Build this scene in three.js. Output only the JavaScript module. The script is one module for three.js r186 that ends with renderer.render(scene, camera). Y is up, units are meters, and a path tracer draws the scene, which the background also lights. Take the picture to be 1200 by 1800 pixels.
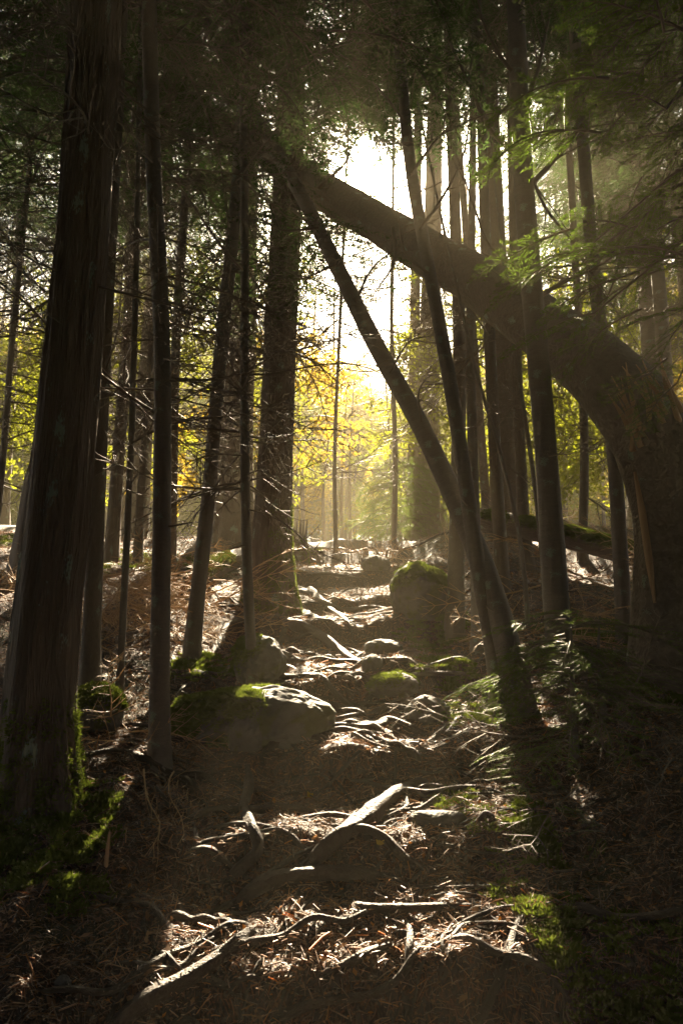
import * as THREE from 'three';
import { mergeGeometries } from 'three/addons/utils/BufferGeometryUtils.js';

// ---------------------------------------------------------------- camera, sky, sun, exposure
const PITCH = THREE.MathUtils.degToRad(9), F = 1413;              // focal length in pixels of a 1200 x 1800 frame
const EYE = new THREE.Vector3(0, 1.6, 0);
const scene = new THREE.Scene();
const camera = new THREE.PerspectiveCamera(2 * Math.atan(900 / F) * 180 / Math.PI, 682 / 1024, 0.05, 400);
camera.position.copy(EYE);
camera.rotation.x = PITCH;
const renderer = new THREE.WebGLRenderer({ antialias: true });
renderer.setSize(682, 1024);
renderer.toneMapping = THREE.LinearToneMapping;
renderer.toneMappingExposure = 17.5;
renderer.shadowMap.enabled = true;

const cp = Math.cos(PITCH), sp = Math.sin(PITCH);
const ray = (px, py) => { const x = (px - 600) / F, y = (900 - py) / F; return new THREE.Vector3(x, y * cp + sp, -(cp - y * sp)); };
const at = (px, py, d) => { const r = ray(px, py); return r.multiplyScalar(d / -r.z).add(EYE); };
const SUN = ray(645, 315).normalize();

const sun = new THREE.DirectionalLight(new THREE.Color().setRGB(1, 0.82, 0.57), 5);
sun.position.copy(SUN).multiplyScalar(80); sun.castShadow = true; sun.shadow.radius = 1;
Object.assign(sun.shadow.camera, { left: -30, right: 30, top: 30, bottom: -30, near: 1, far: 160 });
sun.shadow.mapSize.set(4096, 4096);
scene.add(sun, sun.target);

{ // computed sky: pale morning air, brightening toward the sun
  const W = 2048, H = 1024, data = new Float32Array(W * H * 4);
  for (let r = 0; r < H; r++) {
    const up = ((r + 0.5) / H - 0.5) * Math.PI, y = Math.sin(up), cu = Math.cos(up), e = Math.max(0, y);
    const k = Math.pow(1 - e, 3);
    for (let c = 0; c < W; c++) {
      const a = ((c + 0.5) / W - 0.5) * 2 * Math.PI;
      const dot = Math.cos(a) * cu * SUN.x + y * SUN.y + Math.sin(a) * cu * SUN.z;
      const th = Math.acos(Math.min(1, Math.max(-1, dot))) * 180 / Math.PI;
      const g1 = Math.exp(-th / 22), g2 = Math.exp(-th / 5), g3 = Math.exp(-(th * th) / 1.7);
      const o = (r * W + c) * 4, b = 0.08;
      data[o] = b * (0.34 + 0.4 * k) + 0.42 * g1 + 4 * g2 + 150 * g3;
      data[o + 1] = b * (0.6 + 0.28 * k) + 0.37 * g1 + 3.4 * g2 + 132 * g3;
      data[o + 2] = b * (1.05 - 0.05 * k) + 0.28 * g1 + 2.4 * g2 + 100 * g3;
      data[o + 3] = 1;
    }
  }
  const sky = new THREE.DataTexture(data, W, H, THREE.RGBAFormat, THREE.FloatType);
  sky.mapping = THREE.EquirectangularReflectionMapping; sky.magFilter = THREE.LinearFilter; sky.needsUpdate = true;
  scene.background = sky; scene.environment = sky;
}
scene.fog = new THREE.FogExp2(new THREE.Color().setRGB(1, 0.87, 0.6), 0.0074);

// ---------------------------------------------------------------- helpers
let seed = 20240611;
const rnd = () => { seed = (seed + 0x6d2b79f5) | 0; let t = Math.imul(seed ^ (seed >>> 15), 1 | seed); t = (t + Math.imul(t ^ (t >>> 7), 61 | t)) ^ t; return ((t ^ (t >>> 14)) >>> 0) / 4294967296; };
const rr = (a, b) => a + (b - a) * rnd();
const pick = (a) => a[Math.floor(rnd() * a.length)];
const { clamp, lerp, smoothstep } = THREE.MathUtils;
const V = (x, y, z) => new THREE.Vector3(x, y, z);
const hash = (x, y, z) => { let h = Math.imul(x, 374761393) ^ Math.imul(y, 668265263) ^ Math.imul(z, 2147483647 ^ 0x5bd1e995); h = Math.imul(h ^ (h >>> 13), 1274126177); return ((h ^ (h >>> 16)) >>> 0) / 4294967296; };
function noise(x, y, z = 0) {                                      // value noise in 0..1
  const ix = Math.floor(x), iy = Math.floor(y), iz = Math.floor(z), s = (t) => t * t * (3 - 2 * t);
  const u = s(x - ix), v = s(y - iy), w = s(z - iz);
  const p = (k) => lerp(lerp(hash(ix, iy, iz + k), hash(ix + 1, iy, iz + k), u), lerp(hash(ix, iy + 1, iz + k), hash(ix + 1, iy + 1, iz + k), u), v);
  return w === 0 ? p(0) : lerp(p(0), p(1), w);
}
const fbm = (x, y, z = 0, n = 4) => { let a = 0, k = 0.5; for (let i = 0; i < n; i++) { a += k * noise(x, y, z); x = x * 2.03 + 17.1; y = y * 2.03 + 5.3; z = z * 2.03; k *= 0.5; } return a / (1 - Math.pow(0.5, n)); };
const taken = new Map();
const numbered = (n) => { const k = taken.get(n) ?? 0; taken.set(n, k + 1); return k ? n + '_' + String(k).padStart(3, '0') : n; };
function thing(name, label, category, p = V(0, 0, 0), group) {
  const o = new THREE.Group(); o.name = numbered(name); o.position.copy(p); scene.add(o);
  o.userData = { label, category }; if (group) o.userData.group = group;
  return o;
}
function part(name, g, m, parent, kind) {
  const o = new THREE.Mesh(g, m); o.name = name; o.castShadow = o.receiveShadow = true; if (kind) o.userData.kind = kind;
  parent.add(o); return o;
}
function single(name, g, m, label, category, p, group) {
  const o = part(numbered(name), g, m, scene); if (p) o.position.copy(p);
  o.userData = { label, category }; if (group) o.userData.group = group;
  return o;
}
function copies(name, g, m, list, parent, colors) {                // list of Matrix4
  const o = new THREE.InstancedMesh(g, m, list.length); o.name = name; o.castShadow = o.receiveShadow = true;
  list.forEach((x, i) => o.setMatrixAt(i, x)); if (colors) colors.forEach((c, i) => o.setColorAt(i, c));
  o.userData.kind = 'stuff'; parent.add(o); return o;
}
// a triangle collector
class Tris {
  constructor() { this.p = []; this.n = []; this.uv = []; this.i = []; this.c = null; }
  vert(x, y, z, nx, ny, nz, u = 0, v = 0) { this.p.push(x, y, z); this.n.push(nx, ny, nz); this.uv.push(u, v); return this.p.length / 3 - 1; }
  tri(a, b, c) { this.i.push(a, b, c); }
  leaf(a, b, w, up) {                                              // kite-shaped flat leaf from a to b
    const d = b.clone().sub(a), s = d.clone().cross(up).normalize().multiplyScalar(w / 2), n = s.clone().cross(d).normalize();
    const m = a.clone().addScaledVector(d, 0.45);
    const q = [a, m.clone().add(s), b, m.clone().sub(s)].map((k) => this.vert(k.x, k.y, k.z, n.x, n.y, n.z));
    this.tri(q[0], q[1], q[2]); this.tri(q[0], q[2], q[3]);
  }
  needle(a, b, w, up) {                                            // one-triangle needle
    const d = b.clone().sub(a), s = d.clone().cross(up).normalize().multiplyScalar(w / 2), n = s.clone().cross(d).normalize();
    const q = [a.clone().add(s), b, a.clone().sub(s)].map((k) => this.vert(k.x, k.y, k.z, n.x, n.y, n.z));
    this.tri(q[0], q[1], q[2]);
  }
  tube(pts, rad, sides = 5, vScale = 1, shape) {                   // rad(t, angle) ; pts in order
    const n = pts.length, up = V(0.31, 0.9, 0.17).normalize(), T = V(), A = V(), B = V(), q = V(), nn = V();
    const rows = []; let len = 0, ref = null;
    for (let k = 0; k < n; k++) {
      T.copy(pts[Math.min(n - 1, k + 1)]).sub(pts[Math.max(0, k - 1)]).normalize();
      if (k) len += pts[k].distanceTo(pts[k - 1]);
      if (!ref) { ref = V().crossVectors(Math.abs(T.y) > 0.8 ? V(0, 0, 1) : V(0, 1, 0), T).normalize(); }
      A.copy(ref).addScaledVector(T, -ref.dot(T)).normalize(); ref.copy(A); B.crossVectors(T, A);
      const row = [];
      for (let j = 0; j <= sides; j++) {
        const a = (j % sides) / sides * Math.PI * 2, r = rad(k / (n - 1), a, len);
        nn.copy(A).multiplyScalar(Math.cos(a)).addScaledVector(B, Math.sin(a)); q.copy(pts[k]).addScaledVector(nn, r);
        row.push(this.vert(q.x, q.y, q.z, nn.x, nn.y, nn.z, j / sides, len * vScale));
      }
      rows.push(row);
    }
    for (let k = 0; k + 1 < n; k++) for (let j = 0; j < sides; j++) {
      const a = rows[k][j], b = rows[k][j + 1], c = rows[k + 1][j + 1], d = rows[k + 1][j];
      this.tri(a, b, c); this.tri(a, c, d);
    }
    return len;
  }
  geo(recompute) {
    const g = new THREE.BufferGeometry();
    g.setAttribute('position', new THREE.Float32BufferAttribute(this.p, 3)); g.setAttribute('normal', new THREE.Float32BufferAttribute(this.n, 3));
    g.setAttribute('uv', new THREE.Float32BufferAttribute(this.uv, 2)); g.setIndex(this.i);
    if (recompute) g.computeVertexNormals();
    return g;
  }
}
const spline = (pts, n) => new THREE.CatmullRomCurve3(pts, false, 'centripetal').getSpacedPoints(n);

// ---------------------------------------------------------------- ground shape
const KNOT = [[-60, -6], [-14, -1.2], [0, 0], [5, 1.5], [8, 2.27], [12, 3.08], [14, 3.3], [22, 3.9], [45, 6.2], [110, 14]];
function base(d) {
  let i = 0; while (i < KNOT.length - 2 && d > KNOT[i + 1][0]) i++;
  const P = (k) => KNOT[clamp(k, 0, KNOT.length - 1)], [x0, y0] = P(i), [x1, y1] = P(i + 1), L = x1 - x0;
  const m0 = i ? (y1 - P(i - 1)[1]) / (x1 - P(i - 1)[0]) : (y1 - y0) / L, m1 = i < KNOT.length - 2 ? (P(i + 2)[1] - y0) / (P(i + 2)[0] - x0) : (y1 - y0) / L;
  const t = (d - x0) / L, t2 = t * t, t3 = t2 * t;
  return (2 * t3 - 3 * t2 + 1) * y0 + (t3 - 2 * t2 + t) * L * m0 + (-2 * t3 + 3 * t2) * y1 + (t3 - t2) * L * m1;
}
const RISER = [0.6, 1.55, 2.62, 3.2, 3.85, 4.75, 5.95, 7.05, 8.6, 10.5, 13];
const trailX = (d) => 0.02 + 0.05 * Math.sin(d * 0.9) + (d < 4 ? -0.05 * (4 - d) : 0);
function ground(x, z) {
  const d = -z, off = x - trailX(d), b = base(d);
  let h = b;
  const w = 0.62 + (off > 0 ? 0.3 : 0) + 0.2 * (noise(d * 0.8, 3.3) - 0.5), onTrail = 1 - smoothstep(Math.abs(off), w * 0.7, w * 1.5);
  if (onTrail > 0 && d > 0.6 && d < 13) {
    const dd = d + 0.5 * (noise(x * 1.7 + 9, d * 0.35) - 0.5) + 0.12 * (noise(x * 6, d) - 0.5) - 0.16 * off;
    let i = 0; while (i < RISER.length - 2 && dd > RISER[i + 1]) i++;
    const r0 = RISER[i], r1 = RISER[i + 1], L = r1 - r0, u = clamp((dd - r0) / L, 0, 1), k = 0.17 / L;
    const st = base(r0) + (base(r1) - base(r0)) * (0.5 * u + 0.5 * smoothstep(u, 1 - k, 1)) + base(d) - base(dd);
    h = lerp(h, st - 0.06, onTrail);
  }
  const near = 1 - smoothstep(d, 9, 16), side = 1 - onTrail;
  h += side * (0.13 * smoothstep(x, 0.4, 1.6) * near + 0.05 * smoothstep(-x, 0.6, 1.6) * near);
  h += (fbm(x * 0.9 + 3, d * 0.9, 0, 2) - 0.5) * (0.1 + 0.12 * side);
  h += (fbm(x * 3.1, d * 3.1 + 7, 0, 2) - 0.5) * 0.09;
  h += (1 - near) * (fbm(x * 0.13 + 40, d * 0.13, 0, 3) - 0.5) * 1.2;
  if (d < 14 && d > 0 && Math.abs(x) < 7) { const q = noise(x * 11, d * 11, 0.5); h += (q - 0.5) * 0.045 + (noise(x * 26, d * 26) - 0.5) * 0.022; }
  return h;
}
const onGround = (x, d, lift = 0) => V(x, ground(x, -d) + lift, -d);
function hit(px, py, lift = 0) {                                   // where the sight line through a pixel of the photograph meets the ground
  const r = ray(px, py), s = r.clone().divideScalar(-r.z);
  let d = 1.2, p = V(), last = 1.2;
  for (; d < 60; d += 0.03) { p.copy(EYE).addScaledVector(s, d); if (p.y < ground(p.x, p.z)) break; last = d; }
  let a = last, b = d;
  for (let k = 0; k < 14; k++) { const m = (a + b) / 2; p.copy(EYE).addScaledVector(s, m); if (p.y < ground(p.x, p.z)) b = m; else a = m; }
  p.copy(EYE).addScaledVector(s, a); p.y = ground(p.x, p.z) + lift; return p;
}

// ---------------------------------------------------------------- gaps in the canopy
// Sun flecks: the places on the ground that the sun reaches; boughs that stand in those beams are left off the trees.
const FLECK = [ // x, d, rx, rd, clearing
  [0.0, 4.15, 0.62, 1.25, 1], [-0.35, 3.15, 0.28, 0.5, 0.95], [0.42, 2.6, 0.45, 1.1, 1], [0.75, 2.2, 0.3, 0.6, 0.9], [0.1, 2.0, 0.4, 0.4, 0.95], [0.4, 1.85, 0.45, 0.6, 0.97], [0.55, 1.25, 0.5, 0.7, 0.97], [1.0, 3.1, 0.35, 0.5, 0.95], [1.25, 3.9, 0.5, 0.5, 0.85],
  [-1.1, 4.7, 0.45, 0.8, 0.85], [-1.9, 5.4, 0.6, 0.8, 0.6], [1.9, 5.3, 0.7, 0.8, 0.6], [0.1, 6.6, 0.4, 0.5, 0.4], [0.6, 5.6, 0.4, 0.6, 0.7], [-0.7, 6.5, 0.3, 0.6, 0.8], [0.4, 11.5, 1.2, 1.4, 0.7], [2.6, 8.5, 1, 1.5, 0.6], [-2.8, 8.8, 1.2, 1.6, 0.65], [0.5, 17, 3.5, 4, 0.65], [-5, 14, 2, 3, 0.6], [6, 15, 2, 3, 0.5], [1.3, -3.2, 0.55, 2.0, 0.97],
];
const slope = SUN.y / Math.hypot(SUN.x, SUN.z), sx = SUN.x / -SUN.z;
function cleared(q, fleckOnly) {                                              // share of boughs missing at q
  let d = -q.z, y = q.y, x = q.x;
  const along = V().copy(q).sub(EYE), t = along.dot(SUN), off = along.addScaledVector(SUN, -t).length();
  if (t > 0 && off < 0.3 + t * 0.006) return 1;
  for (let k = 0; k < 40 && d > -12; k++) { const g = y - base(d); if (g < 0.02) break; const s = g / (slope + 0.3); d -= s; y -= s * slope; x -= s * sx; }
  let m = 0;
  for (const [fx, fd, rx, rd, c] of FLECK) { const e = ((x - fx) / rx) ** 2 + ((d - fd) / rd) ** 2; if (e < 1.7) m = Math.max(m, c * (1 - smoothstep(e, 1.0, 1.7))); }
  if (fleckOnly) return m;
  if (d > 5.5 && d < 24) m = Math.max(m, (noise(x * 0.55 + 11, d * 0.4) > 0.4 ? (d < 12 ? (Math.abs(x) < 1.3 ? 0.3 : 0.75) : 0.85) : 0.3) * smoothstep(d, 5.5, 8) * (1 - smoothstep(d, 18, 24)));   // open, gappy canopy over the upper trail
  else if (d > 2 && noise(x * 1.1 + 5, d * 0.8 + 3) > 0.66) m = Math.max(m, 0.8);
  return m;
}

// ---------------------------------------------------------------- materials
const lin = (r, g, b) => new THREE.Color().setRGB(r, g, b);
const toS = (x) => 255 * (x <= 0.0031308 ? x * 12.92 : 1.055 * Math.pow(x, 1 / 2.4) - 0.055);
function texture(W, H, fn, srgb = true) {                          // fn(x, y) -> [r, g, b] linear or one height
  const a = new Uint8Array(W * H * 4);
  for (let y = 0; y < H; y++) for (let x = 0; x < W; x++) { const c = fn(x, y), o = (y * W + x) * 4; for (let k = 0; k < 3; k++) a[o + k] = srgb ? toS(clamp(c[k], 0, 1)) : clamp(c * 255, 0, 255); a[o + 3] = 255; }
  const t = new THREE.DataTexture(a, W, H); t.wrapS = t.wrapT = THREE.RepeatWrapping; t.magFilter = THREE.LinearFilter; t.minFilter = THREE.LinearMipmapLinearFilter; t.generateMipmaps = true;
  if (srgb) t.colorSpace = THREE.SRGBColorSpace; t.needsUpdate = true; return t;
}
const loop = (f, x, y, P, Q) => { const u = x / P, v = y / Q; return lerp(lerp(f(x, y), f(x - P, y), u), lerp(f(x, y - Q), f(x - P, y - Q), u), v); };
function barkMaterial(kind) {
  const W = 256, H = 512, h = new Float32Array(W * H), li = new Float32Array(W * H);
  for (let y = 0; y < H; y++) for (let x = 0; x < W; x++) {
    const f = (a, b) => kind === 'furrowed' ? Math.abs(fbm(a * 0.075 + 2 * noise(a * 0.02, b * 0.012), b * 0.012, 1.5, 4) - 0.5) * 2.6 : kind === 'scaly' ? fbm(a * 0.09, b * 0.07, 3.5, 4) : 0.7 * fbm(a * 0.03, b * 0.11, 6.5, 4) + 0.3 * noise(a * 0.4, b * 0.4);
    h[y * W + x] = loop(f, x, y, W, H);
    li[y * W + x] = loop((a, b) => fbm(a * 0.022, b * 0.018, 11.5, 5), x, y, W, H) + 0.34 * loop((a, b) => noise(a * 0.24, b * 0.24, 2.5) - 0.5, x, y, W, H);
  }
  const A = { furrowed: [0.11, 0.075, 0.052], scaly: [0.1, 0.078, 0.06], smooth: [0.12, 0.1, 0.085] }[kind], lo = { furrowed: 0.62, scaly: 0.62, smooth: 0.6 }[kind];
  const map = texture(W, H, (x, y) => { const k = h[y * W + x], l = smoothstep(li[y * W + x], lo, lo + 0.09), c = 0.55 + 0.8 * k; return [lerp(A[0] * c, 0.15, l), lerp(A[1] * c, 0.19, l), lerp(A[2] * c, 0.155, l)]; });
  const bump = texture(W, H, (x, y) => 0.85 * h[y * W + x] + 0.15 * smoothstep(li[y * W + x], lo, lo + 0.06), false);
  return (u, v) => { const m = map.clone(), b = bump.clone(); m.repeat.set(u, v); b.repeat.set(u, v); return new THREE.MeshStandardMaterial({ name: kind + ' bark', map: m, bumpMap: b, bumpScale: kind === 'furrowed' ? 0.02 : 0.008, roughness: 0.78 }); };
}
const furrowed = barkMaterial('furrowed'), scaly = barkMaterial('scaly'), smooth = barkMaterial('smooth');
const M = {
  furrowed: furrowed(3, 1), furrowedBig: furrowed(3, 0.8), scaly: scaly(2, 1.6), smooth: smooth(1, 2), logBark: scaly(3, 1.4), root: scaly(1, 3),
  twig: new THREE.MeshStandardMaterial({ name: 'dead twig', color: lin(0.11, 0.08, 0.055), roughness: 0.65 }),
  dryTwig: new THREE.MeshStandardMaterial({ name: 'dry twig', color: lin(0.36, 0.22, 0.1), roughness: 0.65 }),
  wood: new THREE.MeshStandardMaterial({ name: 'torn wood', color: lin(0.34, 0.21, 0.11), roughness: 0.7 }),
  needle: new THREE.MeshPhysicalMaterial({ name: 'needles', color: lin(0.05, 0.09, 0.022), roughness: 0.97, specularIntensity: 0.05, transmission: 0.5, thickness: 0, side: THREE.DoubleSide }),
  freshNeedle: new THREE.MeshPhysicalMaterial({ name: 'fresh needles', color: lin(0.11, 0.17, 0.022), roughness: 0.97, specularIntensity: 0.05, transmission: 0.5, thickness: 0, side: THREE.DoubleSide }),
  leaf: new THREE.MeshPhysicalMaterial({ name: 'broad leaf', color: lin(0.23, 0.25, 0.014), roughness: 0.97, specularIntensity: 0.05, transmission: 0.55, thickness: 0, side: THREE.DoubleSide }),
  goldLeaf: new THREE.MeshPhysicalMaterial({ name: 'yellowing leaf', color: lin(0.38, 0.27, 0.02), roughness: 0.97, specularIntensity: 0.05, transmission: 0.55, thickness: 0, side: THREE.DoubleSide }),
  moss: new THREE.MeshPhysicalMaterial({ name: 'moss', color: lin(0.1, 0.13, 0.016), roughness: 0.95, specularIntensity: 0.05, transmission: 0.45, thickness: 0, side: THREE.DoubleSide }),
  litter: new THREE.MeshPhysicalMaterial({ name: 'litter', color: lin(1, 1, 1), roughness: 0.72, specularIntensity: 0.8, transmission: 0.45, thickness: 0, side: THREE.DoubleSide }),
  yellow: new THREE.MeshPhysicalMaterial({ name: 'yellow leaf', color: lin(0.6, 0.38, 0.03), roughness: 0.7, transmission: 0.4, thickness: 0, side: THREE.DoubleSide }),
};
M.logBark.bumpScale = 0.025; M.furrowedBig.bumpScale = 0.035; M.root.color.setRGB(0.38, 0.31, 0.26); M.root.roughness = 0.72; M.root.bumpScale = 0.014;
{
  const f = (a, b) => fbm(a * 0.05, b * 0.05, 21.5, 5), S = 512, h = new Float32Array(S * S), l = new Float32Array(S * S);
  for (let y = 0; y < S; y++) for (let x = 0; x < S; x++) { h[y * S + x] = loop(f, x, y, S, S); l[y * S + x] = loop((a, b) => fbm(a * 0.016, b * 0.016, 31.5, 5), x, y, S, S); }
  M.stone = new THREE.MeshStandardMaterial({ name: 'stone', roughness: 0.8, bumpScale: 0.012,
    map: texture(S, S, (x, y) => { const k = 0.5 + h[y * S + x], q = smoothstep(l[y * S + x], 0.52, 0.6); return [lerp(0.085 * k, 0.07 * k, q), lerp(0.08 * k, 0.075 * k, q), lerp(0.072 * k, 0.03 * k, q)]; }),
    bumpMap: texture(S, S, (x, y) => h[y * S + x], false) });
  // forest floor: dark humus with shreds of needles
  const G = 1024, cv = document.createElement('canvas'); cv.width = cv.height = G; const c2 = cv.getContext('2d');
  const bv = document.createElement('canvas'); bv.width = bv.height = G; const b2 = bv.getContext('2d');
  c2.fillStyle = 'rgb(50,38,31)'; c2.fillRect(0, 0, G, G); b2.fillStyle = 'rgb(90,90,90)'; b2.fillRect(0, 0, G, G);
  for (let k = 0; k < 16000; k++) {
    const x = rnd() * G, y = rnd() * G, a = rnd() * 6.28, L = rr(6, 34), w = rr(1, 3.2), t = rnd(), tone = k / 16000;
    const col = t < 0.5 ? [52 + 44 * tone, 38 + 28 * tone, 29 + 18 * tone] : t < 0.8 ? [84 + 40 * tone, 58 + 26 * tone, 40 + 16 * tone] : [34, 27, 23];
    for (const [dx, dy] of [[0, 0], [G, 0], [-G, 0], [0, G], [0, -G]]) {
      const X = x + dx, Y = y + dy; if (X < -40 || Y < -40 || X > G + 40 || Y > G + 40) continue;
      for (const [q, s] of [[c2, `rgb(${col.map((v) => v | 0)})`], [b2, `rgba(${(70 + 180 * tone) | 0},0,0,1)`]]) { q.strokeStyle = s; q.lineWidth = w; q.beginPath(); q.moveTo(X, Y); q.quadraticCurveTo(X + Math.cos(a + 0.3) * L / 2, Y + Math.sin(a + 0.3) * L / 2, X + Math.cos(a) * L, Y + Math.sin(a) * L); q.stroke(); }
    }
  }
  const T = (v, s) => { const t = new THREE.CanvasTexture(v); t.wrapS = t.wrapT = THREE.RepeatWrapping; if (s) t.colorSpace = THREE.SRGBColorSpace; return t; };
  M.floor = new THREE.MeshStandardMaterial({ name: 'forest floor', map: T(cv, true), bumpMap: T(bv, false), bumpScale: 0.012, roughness: 0.78, vertexColors: true });
}

// ---------------------------------------------------------------- ground sheet
{
  const line = (from, to, c, f, s0, grow) => { const l = [], go = (a, b) => { let x = a; const out = []; while (x < b) { out.push(x); x += s0 + grow * Math.max(0, x - f); } out.push(b); return out; }; const r = go(0, to - c).map((x) => c + x), q = go(0, c - from).map((x) => c - x).reverse(); q.pop(); return [...q, ...r]; };
  const xs = line(-45, 45, 0, 1.1, 0.02, 0.045), ds = line(-14, 75, 3.2, 1.7, 0.02, 0.03);
  const n = xs.length, m = ds.length, p = new Float32Array(n * m * 3), uv = new Float32Array(n * m * 2), col = new Float32Array(n * m * 3), ix = [];
  for (let j = 0; j < m; j++) for (let i = 0; i < n; i++) {
    const k = j * n + i, x = xs[i], d = ds[j]; p[k * 3] = x; p[k * 3 + 1] = ground(x, -d); p[k * 3 + 2] = -d; uv[k * 2] = x / 1.1; uv[k * 2 + 1] = d / 1.1;
    const q = fbm(x * 1.3 + 50, d * 1.3, 0, 4), t = 0.7 + 0.75 * q, mo = smoothstep(fbm(x * 0.8 + 90, d * 0.8, 0, 4), 0.56, 0.64) * smoothstep(Math.abs(x - trailX(d)), 0.5, 1.0);
    col[k * 3] = t * lerp(1, 0.75, mo); col[k * 3 + 1] = t * lerp(0.97, 1.25, mo); col[k * 3 + 2] = t * lerp(0.93, 0.4, mo);
  }
  for (let j = 0; j + 1 < m; j++) for (let i = 0; i + 1 < n; i++) { const a = j * n + i; ix.push(a, a + 1, a + n + 1, a, a + n + 1, a + n); }
  const g = new THREE.BufferGeometry(); g.setAttribute('position', new THREE.BufferAttribute(p, 3)); g.setAttribute('uv', new THREE.BufferAttribute(uv, 2)); g.setAttribute('color', new THREE.BufferAttribute(col, 3)); g.setIndex(ix); g.computeVertexNormals();
  const o = part('ground', g, M.floor, scene); o.userData = { kind: 'structure', label: 'root-laced dirt trail and forest floor climbing away from the camera', category: 'ground' };
  console.log('ground', n, m);
}

// ---------------------------------------------------------------- tree pieces
const turtle = (a, dir, len, n, bend) => { const out = [a.clone()], d = dir.clone().normalize(); const p = a.clone(); for (let k = 0; k < n; k++) { bend(d, k / n); d.normalize(); p.addScaledVector(d, len / n); out.push(p.clone()); } return out; };
// dead branches: +x outwards from the trunk, y up
function deadBranch(L, dense) {
  const t = new Tris(), wob = (s) => (d, k) => { d.y += s * (k < 0.5 ? -0.12 : 0.16) + rr(-0.1, 0.1); d.z += rr(-0.12, 0.12); };
  const main = turtle(V(0, 0, 0), V(1, rr(-0.25, 0.2), 0), L, 9, wob(1)); t.tube(main, (k) => lerp(0.0075, 0.0016, k) * (0.6 + 0.4 * L), 4);
  for (let k = 1; k < 9; k++) for (const s of [-1, 1]) {
    if (rnd() < 0.25) continue;
    const l2 = L * rr(0.2, 0.5) * (1.1 - k / 11), d = V(0.8, rr(-0.3, 0.15), s * rr(0.5, 1)), tw = turtle(main[k], d, l2, 5, wob(0.6)); t.tube(tw, (q) => lerp(0.004, 0.0011, q), 3);
    if (dense) for (let j = 1; j < 5; j++) if (rnd() < 0.8) { const d3 = V(0.7 * rr(0.4, 1), rr(-0.5, 0.2), s * rr(-0.4, 1)), t3 = turtle(tw[j], d3, l2 * rr(0.2, 0.5), 3, wob(0.5)); t.tube(t3, (q) => lerp(0.0025, 0.0008, q), 3); }
  }
  return t.geo();
}
const DEAD = [0, 1, 2, 3, 4, 5].map((k) => deadBranch([1.1, 0.9, 1.3, 0.7, 1.0, 0.8][k], true));
// live bough of flat needle sprays
function bough(L, step, needle, wide, gapN, droop) {
  const t = new Tris(), stem = new Tris();
  const bend = (s) => (d, k) => { d.y += -s * (0.1 + 0.14 * k) + rr(-0.05, 0.05); d.z += rr(-0.07, 0.07); };
  const n = Math.max(4, Math.round(L / step)), main = turtle(V(0, 0, 0), V(1, 0.18, 0), L, n, bend(droop)); stem.tube(main, (k) => lerp(0.008, 0.0015, k) * (0.5 + 0.5 * L), 4);
  const dress = (pts, w) => {
    for (let k = 0; k + 1 < pts.length; k++) { const a = pts[k], b = pts[k + 1], d = b.clone().sub(a), l = d.length(), c = Math.max(1, Math.round(l / gapN)); d.normalize();
      const side = d.clone().cross(V(0, 1, 0)).normalize();
      for (let j = 0; j < c; j++) for (const s of [-1, 1]) { const o = a.clone().addScaledVector(d, l * (j + rnd()) / c), q = d.clone().multiplyScalar(rr(0.4, 0.9)).addScaledVector(side, s).add(V(0, rr(-0.3, 0.35), 0)).normalize().multiplyScalar(needle * rr(0.7, 1.15) * w).add(o);
        t.needle(o, q, wide, V(rr(-0.5, 0.5), 1, rr(-0.5, 0.5))); } }
  };
  dress(main.slice(2), 1);
  for (let k = 1; k < n; k++) for (const s of [-1, 1]) {
    if (rnd() < 0.12) continue;
    const f = k / n, l2 = L * 0.42 * Math.sin(Math.PI * Math.min(1, 0.25 + 0.8 * f)) * rr(0.6, 1.1), tw = turtle(main[k], V(0.75, rr(-0.12, 0.12), s), l2, 4, bend(droop * 1.1)); stem.tube(tw, (q) => lerp(0.003, 0.0008, q), 3); dress(tw, 1);
    for (let j = 1; j < 4; j++) if (rnd() < 0.7) { const t3 = turtle(tw[j], V(0.9, rr(-0.15, 0.1), s * rr(-0.3, 1)), l2 * rr(0.25, 0.45), 2, bend(droop)); dress(t3, 0.9); }
  }
  return [t.geo(), stem.geo()];
}
const BOUGH = [0, 1, 2, 3].map((k) => bough([1.15, 1.35, 1.0, 1.2][k], 0.085, 0.034, 0.0085, 0.02, [0.5, 0.8, 0.6, 1][k]));
const FINE = [0, 1, 2].map((k) => bough([0.5, 0.62, 0.4][k], 0.05, 0.019, 0.0042, 0.0075, [0.4, 0.6, 0.3][k]));
// broadleaf spray
function leafSpray() {
  const t = new Tris();
  for (let b = 0; b < 5; b++) { const pts = turtle(V(0, 0, 0), V(rr(0.4, 1), rr(-0.5, 0.6), rr(-1, 1)), rr(0.5, 0.9), 7, (d) => { d.y += rr(-0.25, 0.1); d.x += rr(-0.2, 0.2); d.z += rr(-0.2, 0.2); });
    for (let k = 1; k < pts.length; k++) for (let j = 0; j < 4; j++) { const a = pts[k].clone().add(V(rr(-1, 1), rr(-1, 1), rr(-1, 1)).multiplyScalar(0.06)); t.leaf(a, a.clone().add(V(rr(-1, 1), rr(-0.9, 0.2), rr(-1, 1)).normalize().multiplyScalar(rr(0.05, 0.1))), rr(0.03, 0.055), V(rr(-0.5, 0.5), 1, rr(-0.5, 0.5))); } }
  return t.geo();
}
const SPRAY = [leafSpray(), leafSpray(), leafSpray()];

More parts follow.
